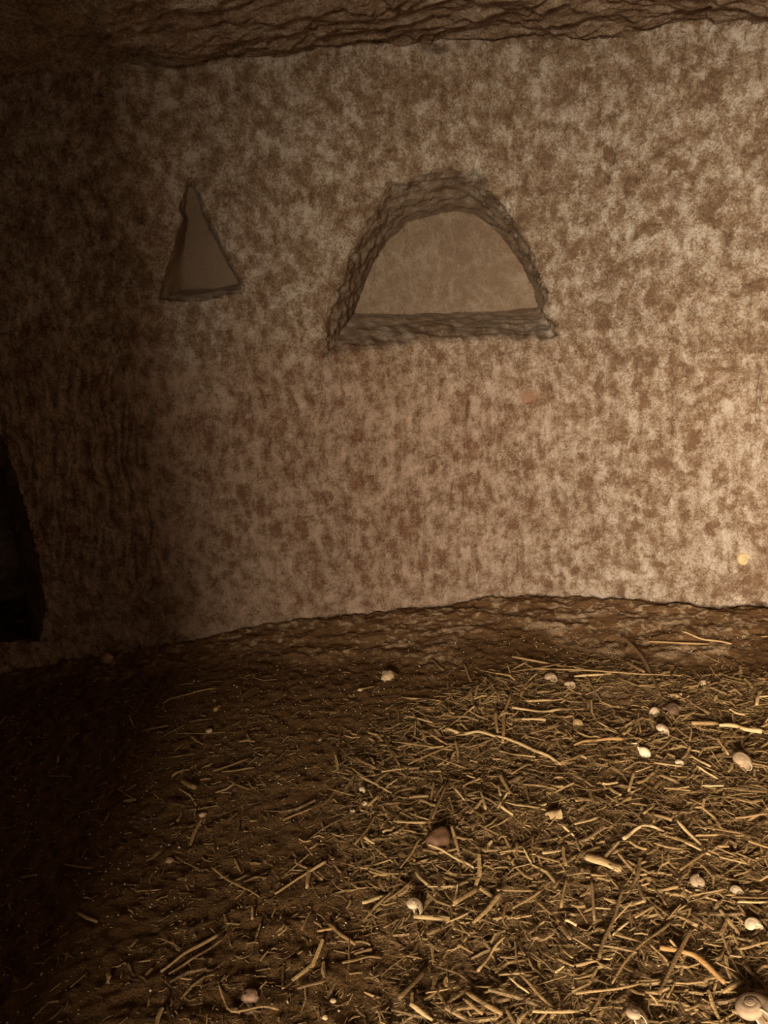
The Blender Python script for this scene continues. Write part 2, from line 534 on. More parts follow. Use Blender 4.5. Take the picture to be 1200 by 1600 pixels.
    me = mesh_from('wall_back', V, grid_faces(len(s), len(z)))
    attr(me, 'pale', np.clip(pale, 0, 1.2))
    attr(me, 'red', np.clip(red, 0, 1))
    attr(me, 'plain', plain)
    attr(me, 'soot', np.clip(soot, 0, 1))
    attr(me, 'ochre', np.clip(0.6 * ochre, 0, 1))
    return link('wall_back', me, M['rock'], kind='structure')

build_wall()

# ------------------------------------------------------------------ ceiling of flaked rock
def build_ceiling():
    x = np.concatenate([np.linspace(-1.05, -0.72, 12, endpoint=False), np.arange(-0.72, 0.76, 0.0026), np.linspace(0.76, 0.9, 6)])
    y = np.concatenate([np.linspace(-0.42, 0.75, 40, endpoint=False), np.arange(0.75, 1.34, 0.0022), np.linspace(1.34, 1.45, 4)])
    X, Y = np.meshgrid(x, y, indexing='ij')
    base = np.interp(X, [-1, -0.46, -0.3, -0.13, 0.05, 0.23, 0.39, 0.55, 0.9], [.825, .832, .838, .848, .860, .860, .844, .830, .826])
    w = fbm(X * 7, Y * 9, 0.4, 3)
    # overlapping flakes elongated along the wall
    t = Y * 17 + 1.8 * w + 1.6 * fbm(X * 9, Y * 9, 5.0, 2) + X * 2
    saw = t - np.floor(t)
    step = np.where(saw < 0.8, saw / 0.8, (1 - saw) / 0.2)
    lump = fbm(X * 12, Y * 28, 2.0, 3)
    rid = 1 - 2 * np.abs(fbm(X * 12 + w, Y * 24 + X * 6, 9.0, 2))
    Z = base + 0.008 - 0.005 * step - 0.010 * lump - 0.004 * rid + 0.002 - 0.014 * fbm(X * 5, Y * 5, 3.0, 2)
    Z += 0.0015 * fbm(X * 90, Y * 110, 1.0, 2)
    me = mesh_from('ceiling', np.stack([X, Y, Z], -1).reshape(-1, 3), grid_faces(len(x), len(y), True))
    pale = 0.46 + 0.3 * fbm(X * 15, Y * 22, 41.0, 3)
    attr(me, 'pale', np.clip(pale, 0, 0.7))
    attr(me, 'red', np.full(X.shape, 0.2))
    for n in ('plain', 'soot', 'ochre'):
        attr(me, n, np.zeros(X.shape))
    return link('ceiling', me, M['rock'], kind='structure')

build_ceiling()

# ------------------------------------------------------------------ floor of trodden earth with a bare rock ledge at the wall
FX = np.concatenate([np.linspace(-1.05, -0.72, 14, endpoint=False), np.arange(-0.72, 0.74, 0.0026), np.linspace(0.74, 0.9, 8)])
FY = np.concatenate([np.linspace(-0.42, 0.36, 60, endpoint=False), np.arange(0.36, 1.30, 0.0026), np.linspace(1.30, 1.45, 6)])
GX, GY = np.meshgrid(FX, FY, indexing='ij')

def litter_density(px, py):
    """how thickly straw lies, by where the photograph shows it"""
    edge = np.interp(py, [1000, 1060, 1110, 1200, 1300, 1400, 1500, 1600], [820, 740, 610, 540, 520, 560, 610, 590])
    d = sstep(-70, 70, px - edge)
    top = np.interp(px, [0, 560, 700, 800, 950, 1100, 1200], [1130, 1120, 1075, 1030, 1020, 1050, 1050])
    d = d * sstep(-15, 35, py - top)
    thin = 0.16 * sstep(120, 330, px) * sstep(-30, 60, py - np.interp(px, [0, 400, 600], [1090, 1110, 1090])) + 0.05
    d = np.maximum(d, thin * sstep(0, 60, py - np.interp(px, [0, 300, 600, 900, 1200], [1050, 1010, 990, 970, 980])))
    for x, y, a, b, k in [(985, 1235, 55, 28, .55), (845, 1110, 40, 14, .5), (725, 1225, 45, 16, .35), (650, 1510, 60, 50, .6),
                          (740, 1540, 60, 30, .4), (960, 1095, 55, 28, .7), (1060, 1035, 50, 26, .6), (840, 1320, 40, 20, .35),
                          (500, 1300, 50, 40, .3)]:
        d = d * (1 - k * np.exp(-((px - x) / a) ** 2 - ((py - y) / b) ** 2))
    return d

def build_floor():
    P0 = np.stack([GX, GY, np.zeros_like(GX)], -1)
    px, py, _ = project(P0)
    t = WALL_Y(GX) - GY                                   # distance out from the wall
    w = fbm(GX * 8, GY * 8, 0.2, 3)
    led = np.interp(GX, [-0.7, -0.4, -0.2, 0.0, 0.2, 0.35, 0.6], [.02, .05, .12, .19, .17, .21, .15])
    stone = sstep(0.04, -0.05, t - led + 0.09 * w)
    stone = np.maximum(stone, 0.8 * np.exp(-((px - 965) / 60) ** 2 - ((py - 1095) / 24) ** 2))
    lump = fbm(GX * 15, GY * 26, 3.0, 4)
    clod = fbm(GX * 55, GY * 55, 5.0, 3)
    fine = fbm(GX * 170, GY * 170, 6.0, 2)
    d1, d2, cv = worley(GX * 75 + w, GY * 75, 8)
    Z = 0.008 * fbm(GX * 3.5, GY * 3.5, 8.0, 2) + stone * 0.009 * lump + (1 - stone) * (0.0045 * clod + 0.0012 * (0.6 - d1) + 0.0012 * fine) + stone * 0.0034 * clod + stone * 0.0012 * fine
    Z += 0.004 * stone - 0.006 * sstep(0.02, 0.0, t)
    den = litter_density(np.clip(px, 20, 1180), np.clip(py, 0, 1580))
    Z += 0.004 * den
    pale = 0.40 + 0.5 * fbm(GX * 15, GY * 26, 43.0, 4) + 0.5 * fbm(GX * 48, GY * 70, 1.0, 3)
    for x, y, a, b, k in [(710, 985, 26, 9, .5), (690, 1006, 26, 8, .4), (820, 962, 26, 8, .5), (855, 985, 30, 10, .55), (905, 962, 40, 10, .35),
                          (1050, 972, 40, 10, .5), (975, 990, 14, 8, .7), (1062, 1016, 30, 6, .7), (1120, 1020, 16, 8, .5), (1045, 1035, 14, 14, .5),
                          (925, 1012, 26, 8, .5), (945, 1025, 22, 10, .5), (1135, 985, 26, 10, .35), (860, 1110, 20, 10, .3), (925, 1110, 22, 12, .4),
                          (620, 985, 30, 6, .25), (960, 1080, 30, 20, .3)]:
        pale = pale + k * np.exp(-((px - x) / a) ** 2 - ((py - y) / b) ** 2)
    me = mesh_from('floor', np.stack([GX, GY, Z], -1).reshape(-1, 3), grid_faces(len(FX), len(FY)))
    attr(me, 'stone', np.clip(stone, 0, 1))
    attr(me, 'chaff', np.clip(den, 0, 1))
    attr(me, 'pale', np.clip(pale, 0, 1.1))
    link('floor', me, M['floor'], kind='structure')
    return Z

FZ = build_floor()

def floor_z(x, y):
    x, y = np.asarray(x, float), np.asarray(y, float)
    i = np.clip(np.searchsorted(FX, x) - 1, 0, len(FX) - 2)
    j = np.clip(np.searchsorted(FY, y) - 1, 0, len(FY) - 2)
    a = np.clip((x - FX[i]) / (FX[i + 1] - FX[i]), 0, 1)
    b = np.clip((y - FY[j]) / (FY[j + 1] - FY[j]), 0, 1)
    return (FZ[i, j] * (1 - a) * (1 - b) + FZ[i + 1, j] * a * (1 - b) + FZ[i, j + 1] * (1 - a) * b + FZ[i + 1, j + 1] * a * b)

def px_to_floor(px, py):
    """pixel -> point on the floor surface, and metres per pixel there"""
    d = ray(px, py)
    z = 0.004
    for _ in range(3):
        t = (z - CAM_H) / d[2]
        P = CC + t * d
        z = float(floor_z(P[0], P[1]))
    return np.array([P[0], P[1], z]), t / F

# ------------------------------------------------------------------ entrance wall behind the photographer, with its opening
def build_front():
    parts = [(-1.05, -0.28, -0.06, 1.0), (0.42, 0.9, -0.06, 1.0), (-0.28, 0.42, 0.72, 1.0)]  # left jamb of this unseen wall set inward to shade the chamber's left side
    V, Fc = [], []
    for x0, x1, z0, z1 in parts:
        nx, nz = max(2, int((x1 - x0) / 0.03)), max(2, int((z1 - z0) / 0.03))
        xs, zs = np.meshgrid(np.linspace(x0, x1, nx), np.linspace(z0, z1, nz), indexing='ij')
        for y, fl in ((-0.30, True), (-0.42, False)):
            ys = y + 0.006 * fbm(xs * 9, zs * 9, 4.0, 3)
            b = sum(len(v) for v in V)
            V.append(np.stack([xs, ys, zs], -1).reshape(-1, 3))
            Fc.append(grid_faces(nx, nz, fl) + b)
        b = sum(len(v) for v in V)
        V.append(np.array([(x, y, z) for x in (x0, x1) for y in (-0.42, -0.30) for z in (z0, z1)]))
        Fc.append(np.array([(0, 1, 3, 2), (4, 6, 7, 5), (0, 2, 6, 4), (1, 5, 7, 3)]) + b)
    V = np.vstack(V)
    me = mesh_from('wall_front', V, np.vstack(Fc))
    attr(me, 'pale', np.full(len(V), 0.4))
    attr(me, 'red', np.full(len(V), 0.4))
    for n in ('plain', 'soot', 'ochre'):
        attr(me, n, np.zeros(len(V)))
    link('wall_front', me, M['rock'], kind='structure')

build_front()

# ------------------------------------------------------------------ straw
def tube(path, rad, sides=6, flat=1.0, groove=0.0):
    """closed tube along path; flat squashes it vertically; rad per ring"""
    path = np.asarray(path, float)
    n = len(path)
    T = np.gradient(path, axis=0)
    T /= np.linalg.norm(T, axis=1)[:, None]
    side = np.cross(T, [0, 0, 1.0])
    side /= np.maximum(np.linalg.norm(side, axis=1), 1e-6)[:, None]
    up = np.cross(side, T)
    a = np.arange(sides) * 2 * np.pi / sides
    g = 1 - groove * (np.arange(sides) % 2)
    V = path[:, None] + np.asarray(rad)[:, None, None] * g[None, :, None] * (
        np.cos(a)[None, :, None] * side[:, None] + flat * np.sin(a)[None, :, None] * up[:, None])
    V = V.reshape(-1, 3)
    f = []
    for i in range(n - 1):
        for j in range(sides):
            k = (j + 1) % sides
            f.append((i * sides + j, i * sides + k, (i + 1) * sides + k, (i + 1) * sides + j))
    e = len(V)
    V = np.vstack([V, path[0], path[-1]])
    for j in range(sides):
        k = (j + 1) % sides
        f.append((e, k, j, j))
        f.append((e + 1, (n - 1) * sides + j, (n - 1) * sides + k, (n - 1) * sides + k))
    return V, f

def poly_mesh(name, V, f, smooth=True):
    me = bpy.data.meshes.new(name)
    me.from_pydata([tuple(v) for v in V], [], [tuple(dict.fromkeys(q)) for q in f])
    me.polygons.foreach_set('use_smooth', [smooth] * len(me.polygons))
    me.update()
    return me

def smooth_path(P, n):
    P = np.asarray(P, float)
    if len(P) > 2:
        P = catmull(P, 12)
    L = np.concatenate([[0], np.cumsum(np.linalg.norm(np.diff(P, axis=0), axis=1))])
    t = np.linspace(0, L[-1], n)
    return np.stack([np.interp(t, L, P[:, i]) for i in range(P.shape[1])], 1)

def stalk_object(pts_px, width_px, mat, lift, name='straw_stalk', label=None, group=None, cat='straw', flat=None, sides=7, groove=0.0, crook=1.0):
    P, mpp = [], []
    for x, y in pts_px:
        p, m = px_to_floor(x, y)
        P.append(p)
        mpp.append(m)
    r = 0.5 * width_px * float(np.mean(mpp))
    P = np.array(P)
    n = 6 if len(P) == 2 else 5 * len(P)
    Q = smooth_path(P[:, :2], n)
    L = np.linalg.norm(Q[-1] - Q[0])
    # slight natural crookedness
    t = np.linspace(0, 1, n)
    nrm = np.array([-(Q[-1] - Q[0])[1], (Q[-1] - Q[0])[0]]) / max(L, 1e-6)
    Q = Q + nrm * (crook * L * 0.018 * np.sin(t * math.pi * random.choice((1, 1.7, 2.3)) + random.random() * 3))[:, None]
    flat = flat if flat is not None else random.uniform(0.45, 0.8)
    z = floor_z(Q[:, 0], Q[:, 1])
    base = np.polyval(np.polyfit(t, z, 1), t) if n < 8 else np.convolve(np.pad(z, 2, 'edge'), np.ones(5) / 5, 'valid')
    base = base + max(0.0, float((z - base).max()) * 0.6)
    tilt = lift * (t if random.random() < 0.5 else 1 - t) + 0.0045 * float(litter_density(*np.mean(pts_px, axis=0)))
    Q3 = np.column_stack([Q, base + r * flat * 0.85 + tilt])
    # keep the picture position although it lies a little above the ground
    rad = r * (1 + 0.10 * np.sin(t * 9 + random.random() * 6)) * np.where((t < 0.02) | (t > 0.98), 0.8, 1.0)
    if random.random() < 0.5:
        rad = rad * np.linspace(1.1, 0.7, n) if random.random() < 0.5 else rad * np.linspace(0.7, 1.1, n)
    o0 = Q3.mean(0)
    o0[2] = Q3[:, 2].min() - r * flat
    V, f = tube(Q3 - o0, rad, sides, flat, groove)
    ob = link(name, poly_mesh(name, V, f), M[mat], label=label, cat=cat, group=group)
    ob.location = o0
    return ob

PLAIN = 'tan straw stalk lying loose among the floor litter'
PALE = 'pale cream straw stalk lying loose among the floor litter'
BROWN = 'dark brown weathered stalk lying loose among the floor litter'
G = {'straw': (PLAIN, 'tan straw stalks'), 'straw_pale': (PALE, 'pale straw stalks'), 'straw_brown': (BROWN, 'brown weathered stalks'),
     'straw_orange': ('orange tan stalk lying among the floor litter', 'orange stalks')}

LANDMARKS = [(686, 1310, 'reddish brown stone'), (648, 1421, 'brown banded shell'), (1176, 1585, 'largest snail shell'), (866, 1281, 'curled bark husk'),
             (1157, 1197, 'dusty coiled shell'), (1006, 1177, 'small white bulb'), (1053, 1111, 'dark brown shell'), (903, 1132, 'ribbed seed pod'),
             (940, 1358, 'broad ribbed stem'), (1005, 1308, 'bow shaped straw'), (790, 1165, 'long wavy root'), (485, 1365, 'star of crossed stalks'),
             (380, 1570, 'hook shaped stem'), (1085, 1510, 'bent orange stalk'), (300, 1497, 'two parallel straws'), (1147, 1396, 'C shaped shell'),
             (992, 1591, 'arched tan shell'), (606, 1052, 'pale stone flake'), (1092, 1377, 'earth coloured shell'), (566, 1238, 'tiny pale shell'),
             (1003, 1040, 'dark bent twig'), (521, 1561, 'round tan pebble'), (265, 1342, 'pinkish pebble'), (1172, 1449, 'clean cream shell'),
             (301, 1440, 'black lump'), (327, 1140, 'square pale pebble'), (317, 1272, 'flat pale pebble')]

def straw_label(pts, wpx, mk):
    P = np.array(pts)
    L = float(np.hypot(*np.diff(P, axis=0).T).sum())
    c = P.mean(0)
    words = ['long' if L > 55 else 'short' if L < 26 else 'medium']
    words.append('broad' if wpx >= 6 else 'thin' if wpx <= 3.2 else 'slim')
    if len(pts) > 2 and L > 40:
        words.append('bent')
    words.append({'straw': 'tan straw', 'straw_pale': 'pale cream straw', 'straw_brown': 'dark brown stalk', 'straw_orange': 'orange straw'}[mk])
    d = [math.hypot(c[0] - x, (c[1] - y) * 1.5) for x, y, _ in LANDMARKS]
    k = int(np.argmin(d))
    if d[k] < 95:
        words.append('near the ' + LANDMARKS[k][2])
    elif c[1] < 1075:
        words.append('on the bare rock ledge')
    elif float(litter_density(*c)) < 0.4:
        words.append('on the bare earth')
    else:
        words.append('in thick straw, away from shells and stones')
    return ' '.join(words)

# traced from the photograph: width in pixels, material, path of pixels
TRACED = """
3 s 613,1172 710,1178|3 s 647,1178 727,1213|4 s 723,1163 640,1207|4 p 633,1123 677,1140|4 s 597,1142 613,1142 627,1138|4 s 600,1155 623,1207
3 b 587,1163 600,1207|4 s 597,1217 633,1208|5 s 553,1187 587,1210|3 s 627,1163 648,1137|3 s 627,1092 690,1100|4 b 673,1030 693,1050
4 b 723,1037 737,1067|2 s 538,1022 555,1012|4 s 563,1080 587,1073|5 s 797,1087 783,1167|6 s 775,1123 777,1153|3 s 750,1053 800,1058
3 s 693,1150 740,1113|4 s 800,1033 890,1045|4 s 800,1055 877,1045|4 p 897,1063 943,1064|3 s 917,1065 940,1102
4 p 1065,995 1100,1002 1143,1008|4 s 1013,1007 1107,1007|6 b 977,1038 1007,1058|5 p 822,1100 863,1103|5 p 803,1128 853,1135
4 s 830,1158 877,1140|3 p 932,1137 963,1150|2 s 1087,1017 1123,1037|3 s 1067,1100 1107,1122|3 p 1063,1133 1080,1147 1078,1167|3 s 997,1120 1000,1150
5 s 557,1332 592,1277|5 p 615,1295 668,1294|4 s 560,1222 604,1240|6 s 575,1267 592,1255|6 s 605,1269 627,1261|2 s 512,1239 555,1247
4 s 442,1284 489,1266|6 s 485,1332 497,1320|4 b 699,1237 677,1287|3 s 637,1277 670,1294|4 s 627,1365 660,1322|4 s 585,1357 612,1355
3 s 585,1335 615,1355|4 s 575,1385 595,1400|6 p 570,1321 586,1325|4 p 669,1333 693,1339 715,1351 740,1364|5 s 705,1304 711,1323 720,1348
5 s 600,1420 645,1391|5 s 643,1345 649,1359|5 p 648,1368 668,1397|9 s 711,1431 747,1397|4 p 716,1393 709,1424|4 p 681,1393 679,1413|4 p 669,1400 713,1392
5 p 750,1240 759,1277|4 p 779,1236 782,1253|6 s 781,1217 796,1247|5 p 790,1267 854,1272|5 p 782,1274 802,1280|3 p 729,1220 747,1221|4 p 710,1242 726,1257
2 b 846,1276 847,1313|4 s 831,1315 834,1357|6 p 848,1347 879,1334|6 s 879,1334 884,1363|5 s 837,1349 875,1355|4 p 817,1338 833,1359|4 p 898,1302 937,1283
5 p 879,1303 897,1313|4 s 877,1205 915,1186|3 s 800,1216 825,1204|4 p 780,1180 804,1188 837,1195|6 p 1056,1294 1094,1328|5 p 1069,1328 1110,1342
5 s 1083,1307 1132,1309 1175,1311|5 s 1087,1318 1123,1312|4 s 1141,1286 1198,1284|4 s 1168,1328 1205,1333|4 p 1123,1351 1166,1357|4 p 1022,1206 1065,1203
3 s 991,1212 1018,1208|5 p 983,1242 990,1211|5 p 955,1241 970,1251|4 p 1076,1190 1110,1206|4 p 1087,1210 1121,1224|4 p 1096,1235 1130,1241
3 s 1087,1194 1099,1180 1126,1179|4 s 1119,1163 1137,1188|4 s 1006,1283 1023,1265|6 s 1020,1276 1021,1298|4 s 1076,1256 1095,1270|4 s 1054,1238 1078,1249
5 s 1063,1370 1103,1343|5 s 1168,1206 1205,1206|3 s 1146,1377 1172,1372|5 s 957,1555 1007,1480 1047,1445|6 b 937,1507 960,1437 977,1402|5 s 900,1566 1005,1551
6 s 900,1517 932,1515|7 b 1030,1565 1062,1505 1080,1465|5 b 1072,1432 1115,1466|5 s 1150,1495 1205,1488|4 s 1070,1410 1132,1402|4 s 1142,1420 1205,1410
4 p 1152,1426 1198,1417|4 p 957,1470 982,1452|3 s 960,1446 987,1422|5 s 992,1442 1022,1427|3 p 924,1426 954,1434|6 s 1057,1440 1090,1460
4 s 1015,1490 1040,1510 1045,1522|4 s 1017,1475 1050,1495|5 s 960,1475 1005,1480|4 s 1052,1547 1105,1552|4 s 1042,1567 1055,1547|5 s 1070,1597 1095,1575
4 s 1117,1520 1150,1527|6 b 1160,1520 1197,1552|4 p 1140,1500 1157,1511|5 b 922,1387 930,1447|5 b 995,1382 1007,1422|4 b 1017,1385 1040,1427
9 s 740,1451 785,1409|5 s 802,1427 850,1402|4 s 777,1406 840,1400|5 s 877,1432 886,1380|8 b 625,1575 665,1520|9 p 642,1585 677,1602|3 s 700,1492 715,1489 730,1475
4 s 717,1490 740,1496|5 s 747,1527 767,1502 790,1477|4 p 780,1531 822,1536|4 s 757,1559 795,1547|4 p 795,1542 827,1560|6 s 812,1540 870,1590|6 p 832,1595 905,1589
7 s 725,1570 755,1602|9 s 730,1565 785,1595|3 s 667,1559 705,1557|2 s 700,1500 699,1545|4 s 600,1462 625,1441|3 s 625,1497 660,1502|5 b 810,1475 820,1507
3 s 825,1510 835,1525|6 s 870,1507 897,1525|5 s 877,1490 895,1510|8 b 875,1452 892,1482|4 s 717,1450 735,1474|4 p 697,1449 732,1441
4 s 330,1360 362,1379 405,1406|5 s 380,1382 400,1374 417,1375|5 s 394,1420 395,1439|3 s 352,1447 375,1447|5 s 435,1467 452,1450|3 s 472,1460 487,1424
6 s 512,1449 555,1481|5 o 496,1457 520,1457|4 s 527,1475 570,1472 579,1479|7 p 567,1422 602,1405|4 s 587,1472 602,1463|5 s 535,1507 567,1501 597,1500
6 s 554,1494 582,1486|4 s 442,1550 455,1537|6 b 465,1550 510,1542|2 s 517,1382 532,1396 577,1392|3 s 425,1434 432,1420|3 s 255,1103 275,1090 337,1080
4 s 220,1145 263,1137|3 s 250,1157 290,1135|2 s 273,1148 353,1145|4 s 297,1153 317,1165|7 p 337,1115 343,1105|8 s 283,1225 307,1238|4 s 333,1210 390,1187
4 s 347,1208 398,1202|4 s 355,1222 390,1237|3 s 185,1235 207,1250|3 s 197,1237 213,1227|3 s 75,1214 113,1214|4 s 278,1287 285,1270|3 s 273,1337 307,1359
5 s 120,1429 152,1442|4 s 460,1352 482,1361|4 s 385,1148 392,1162|3 s 212,1395 252,1391|4 s 30,1374 58,1367|4 s 36,1548 52,1540|4 s 112,1547 135,1522|5 s 72,1567 92,1567
"""
MATKEY = {'s': 'straw', 'p': 'straw_pale', 'b': 'straw_brown', 'o': 'straw_orange'}
count = 0
for line in TRACED.strip().splitlines():
    for item in line.split('|'):
        wpx, mk, *pts = item.split()
        pts = [tuple(float(v) for v in p.split(',')) for p in pts]
        mk = MATKEY[mk]
        dn = float(litter_density(*np.mean(pts, axis=0)))
        stalk_object(pts, float(wpx), mk, 0.0035 * dn + random.random() * 0.002, label=straw_label(pts, float(wpx), mk), group=G[mk][1])
        count += 1

# stalks that can be told apart from all others
SPECIAL = [
    ('root_strand', 'long wavy pale root strand winding across the straw', 'root', 5, 'straw_pale', [(697, 1150), (720, 1157), (747, 1153), (773, 1160), (805, 1168), (835, 1180), (858, 1189), (877, 1201)]),
    ('straw_stalk', 'longest thin straw lying on the rock ledge past two snail shells', 'straw', 3.5, 'straw', [(833, 1052), (933, 1055), (1047, 1065)]),
    ('dry_twig', 'dark bent twig slanting over the rock ledge', 'twig', 6, 'straw_brown', [(970, 1003), (1003, 1033), (1017, 1060), (1030, 1093)]),
    ('straw_stalk', 'pale curved straw whose tip bends toward the dry seed pod', 'straw', 4, 'straw_pale', [(800, 1113), (850, 1118), (890, 1114)]),
    ('straw_stalk', 'smooth amber stalk beside the small white bulb', 'straw', 5.5, 'straw_orange', [(897, 1173), (923, 1167), (973, 1166)]),
    ('straw_stalk', 'thick split stalk pointing at a thicker round ended one', 'straw', 7, 'straw', [(1080, 1142), (1120, 1137)]),
    ('straw_stalk', 'thick pale stalk with a rounded end beside the dark brown shell', 'straw', 8.5, 'straw_pale', [(1123, 1145), (1155, 1147), (1190, 1153)]),
    ('straw_stalk', 'thick smooth cream stalk lying just below the banded snail shell', 'straw', 8, 'straw_pale', [(647, 1444), (703, 1443)]),
    ('straw_stalk', 'pale straw arched like a bow with a bent tip', 'straw', 6, 'straw_pale', [(974, 1319), (993, 1307), (1018, 1303), (1037, 1311)]),
    ('straw_stalk', 'bent stalk turning bright orange at its thick end', 'straw', 9, 'straw_orange', [(1030, 1495), (1075, 1502), (1100, 1515), (1132, 1546)]),
    ('straw_stalk', 'long hook shaped stem curving over bare dark earth', 'straw', 4, 'straw', [(342, 1542), (350, 1565), (365, 1585), (400, 1582), (437, 1586)]),
    ('straw_stalk', 'broader of two straws lying side by side on bare earth', 'straw', 6, 'straw', [(252, 1521), (300, 1490), (342, 1469)]),
    ('straw_stalk', 'narrower of two straws lying side by side on bare earth', 'straw', 4, 'straw', [(264, 1524), (300, 1503), (350, 1473)]),
    ('weed_stalk', 'longest arm of a star of crossed dry stalks', 'stalk', 5, 'straw', [(430, 1400), (480, 1370), (510, 1352)]),
    ('weed_stalk', 'stubby broad arm of a star of crossed dry stalks', 'stalk', 8, 'straw', [(484, 1358), (480, 1395)]),
    ('weed_stalk', 'thin short arm of a star of crossed dry stalks', 'stalk', 5, 'straw', [(488, 1360), (504, 1380)]),
]
for nm, lb, ct, wpx, mk, pts in SPECIAL:
    stalk_object(pts, wpx, mk, 0.003, name=nm, label=lb, cat=ct, sides=8, flat=0.8, crook=0.3)
stalk_object([(914, 1351), (940, 1357), (971, 1366)], 17, 'straw_pale', 0.003, name='flattened_stem', label='broad ribbed flattened stem, widest stalk in the litter', cat='stem', sides=14, flat=0.4, groove=0.16, crook=0)

# more loose stalks, filling the count of single ones
def random_floor(n, power=1.0, ymin=0.36):
    out = []
    while len(out) < n:
        x, y = rng.uniform(-0.72, 0.74, 4000), rng.uniform(ymin, 1.24, 4000)
        px, py, _ = project(np.stack([x, y, np.zeros_like(x)], -1))
        d = litter_density(np.clip(px, 20, 1180), np.clip(py, 0, 1580)) ** power
        ok = (rng.random(4000) < d) & (y < WALL_Y(x) - 0.02) & (px > -250) & (px < 1450)
        out.extend(zip(x[ok], y[ok], d[ok]))
    return np.array(out[:n])

pool = random_floor(1200)
left = max(0, 285 - count)
for x, y, d in pool:
    if left <= 0:
        break
    px, py, _ = project(np.array([x, y, 0.0]))
    if not (560 < px < 1190 and 1080 < py < 1590):
        continue
    a = random.uniform(-0.9, 0.9) if random.random() < 0.7 else random.uniform(0.9, 2.2)
    L = random.uniform(14, 36)
    b = (px + L * math.cos(a), py + L * math.sin(a) * 0.8)
    mk = random.choices(['straw', 'straw_pale', 'straw_brown'], [0.6, 0.22, 0.18])[0]
    pts = [(float(px), float(py)), (float(px + b[0]) / 2 + random.uniform(-2, 2), float(py + b[1]) / 2 + random.uniform(-2, 2)), b]
    wpx = random.uniform(3, 6)
    stalk_object(pts, wpx, mk, 0.004 * random.random(), label=straw_label(pts, wpx, mk), group=G[mk][1])
    left -= 1

# the rest of the chopped straw: too many to count
def litter(n, lmin, lmax, wmin, wmax, layer, seed, power):
    r = np.random.default_rng(seed)
    P = random_floor(n, power)
    x, y, d = P.T
    L = lmin + (lmax - lmin) * r.random(n) ** 2.0
    W = wmin + (wmax - wmin) * r.random(n) ** 1.5
    th = np.where(r.random(n) < 0.45, r.normal(0.0, 0.6, n), r.uniform(-1.6, 1.6, n))
    tilt = r.normal(0, 0.13, n)
    T = np.stack([np.cos(th) * np.cos(tilt), np.sin(th) * np.cos(tilt), np.sin(tilt)], -1)
    side = np.stack([-np.sin(th), np.cos(th), r.normal(0, 0.25, n)], -1)
    side /= np.linalg.norm(side, axis=1)[:, None]
    up = np.cross(T, side)
    fl = r.uniform(0.3, 0.75, n)
    bend = r.normal(0, 0.09, n) * L
    z = floor_z(x, y) + W * 0.3 + layer * r.random(n) * d + np.abs(np.sin(tilt)) * L * 0.3
    C = np.stack([x, y, z], -1)
    ring = np.array([(1, 0), (0, 1), (-1, 0), (0, -1)], float)
    V = np.zeros((n, 3, 4, 3))
    for i, t in enumerate((-0.5, 0.0, 0.5)):
        c = C + T * (t * L)[:, None] + side * (bend * (0.25 - t * t) * 4)[:, None]
        wr = W * 0.5 * (1.0 if i == 1 else r.uniform(0.55, 1.05))
        for j, (a, b) in enumerate(ring):
            V[:, i, j] = c + side * (wr * a)[:, None] + up * (wr * b * fl)[:, None]
    base = np.array([(i * 4 + j, i * 4 + (j + 1) % 4, (i + 1) * 4 + (j + 1) % 4, (i + 1) * 4 + j) for i in range(2) for j in range(4)]
                    + [(3, 2, 1, 0), (8, 9, 10, 11)])
    faces = (base[None] + (np.arange(n) * 12)[:, None, None]).reshape(-1, 4)
    tone = np.repeat(r.random(n) ** 1.5 + 0.5 * (r.random(n) > 0.94), 12)
    return V.reshape(-1, 3), faces, tone

A = litter(4700, 0.009, 0.042, 0.0010, 0.0044, 0.005, 11, 1.35)
B = litter(19000, 0.0025, 0.014, 0.0004, 0.0019, 0.005, 12, 0.75)
me = mesh_from('chopped_straw', np.vstack([A[0], B[0]]), np.vstack([A[1], B[1] + len(A[0])]), smooth=False)
attr(me, 'tone', np.concatenate([A[2], B[2]]))
link('chopped_straw', me, M['litter'], label='chopped straw and chaff strewn over the earth floor', cat='straw litter', kind='stuff')

def grit(n, seed):
    r = np.random.default_rng(seed)
    x, y = r.uniform(-0.72, 0.74, n), r.uniform(0.36, 1.2, n)
    ok = y < WALL_Y(x) - 0.10 - 0.08 * r.random(n)
    x, y = x[ok], y[ok]
    n = len(x)
    s = 0.0003 + 0.0011 * r.random(n) ** 4
    C = np.stack([x, y, floor_z(x, y) + s * 0.5], -1)
    o = np.array([(1, 0, 0), (-1, 0, 0), (0, 1, 0), (0, -1, 0), (0, 0, 1), (0, 0, -1)], float)
    V = C[:, None] + o[None] * s[:, None, None] * r.uniform(0.5, 1.2, (n, 6, 1))
    t = np.array([(0, 2, 4), (2, 1, 4), (1, 3, 4), (3, 0, 4), (2, 0, 5), (1, 2, 5), (3, 1, 5), (0, 3, 5)])
    faces = (t[None] + (np.arange(n) * 6)[:, None, None]).reshape(-1, 3)
    return V.reshape(-1, 3), faces, np.repeat(r.random(n), 6)

V, f, tone = grit(14000, 21)
me = mesh_from('pale_grit', V, f, smooth=False)
attr(me, 'tone', tone)
link('pale_grit', me, M['grit'], label='fine pale grit scattered over the dark earth floor', cat='grit', kind='stuff')

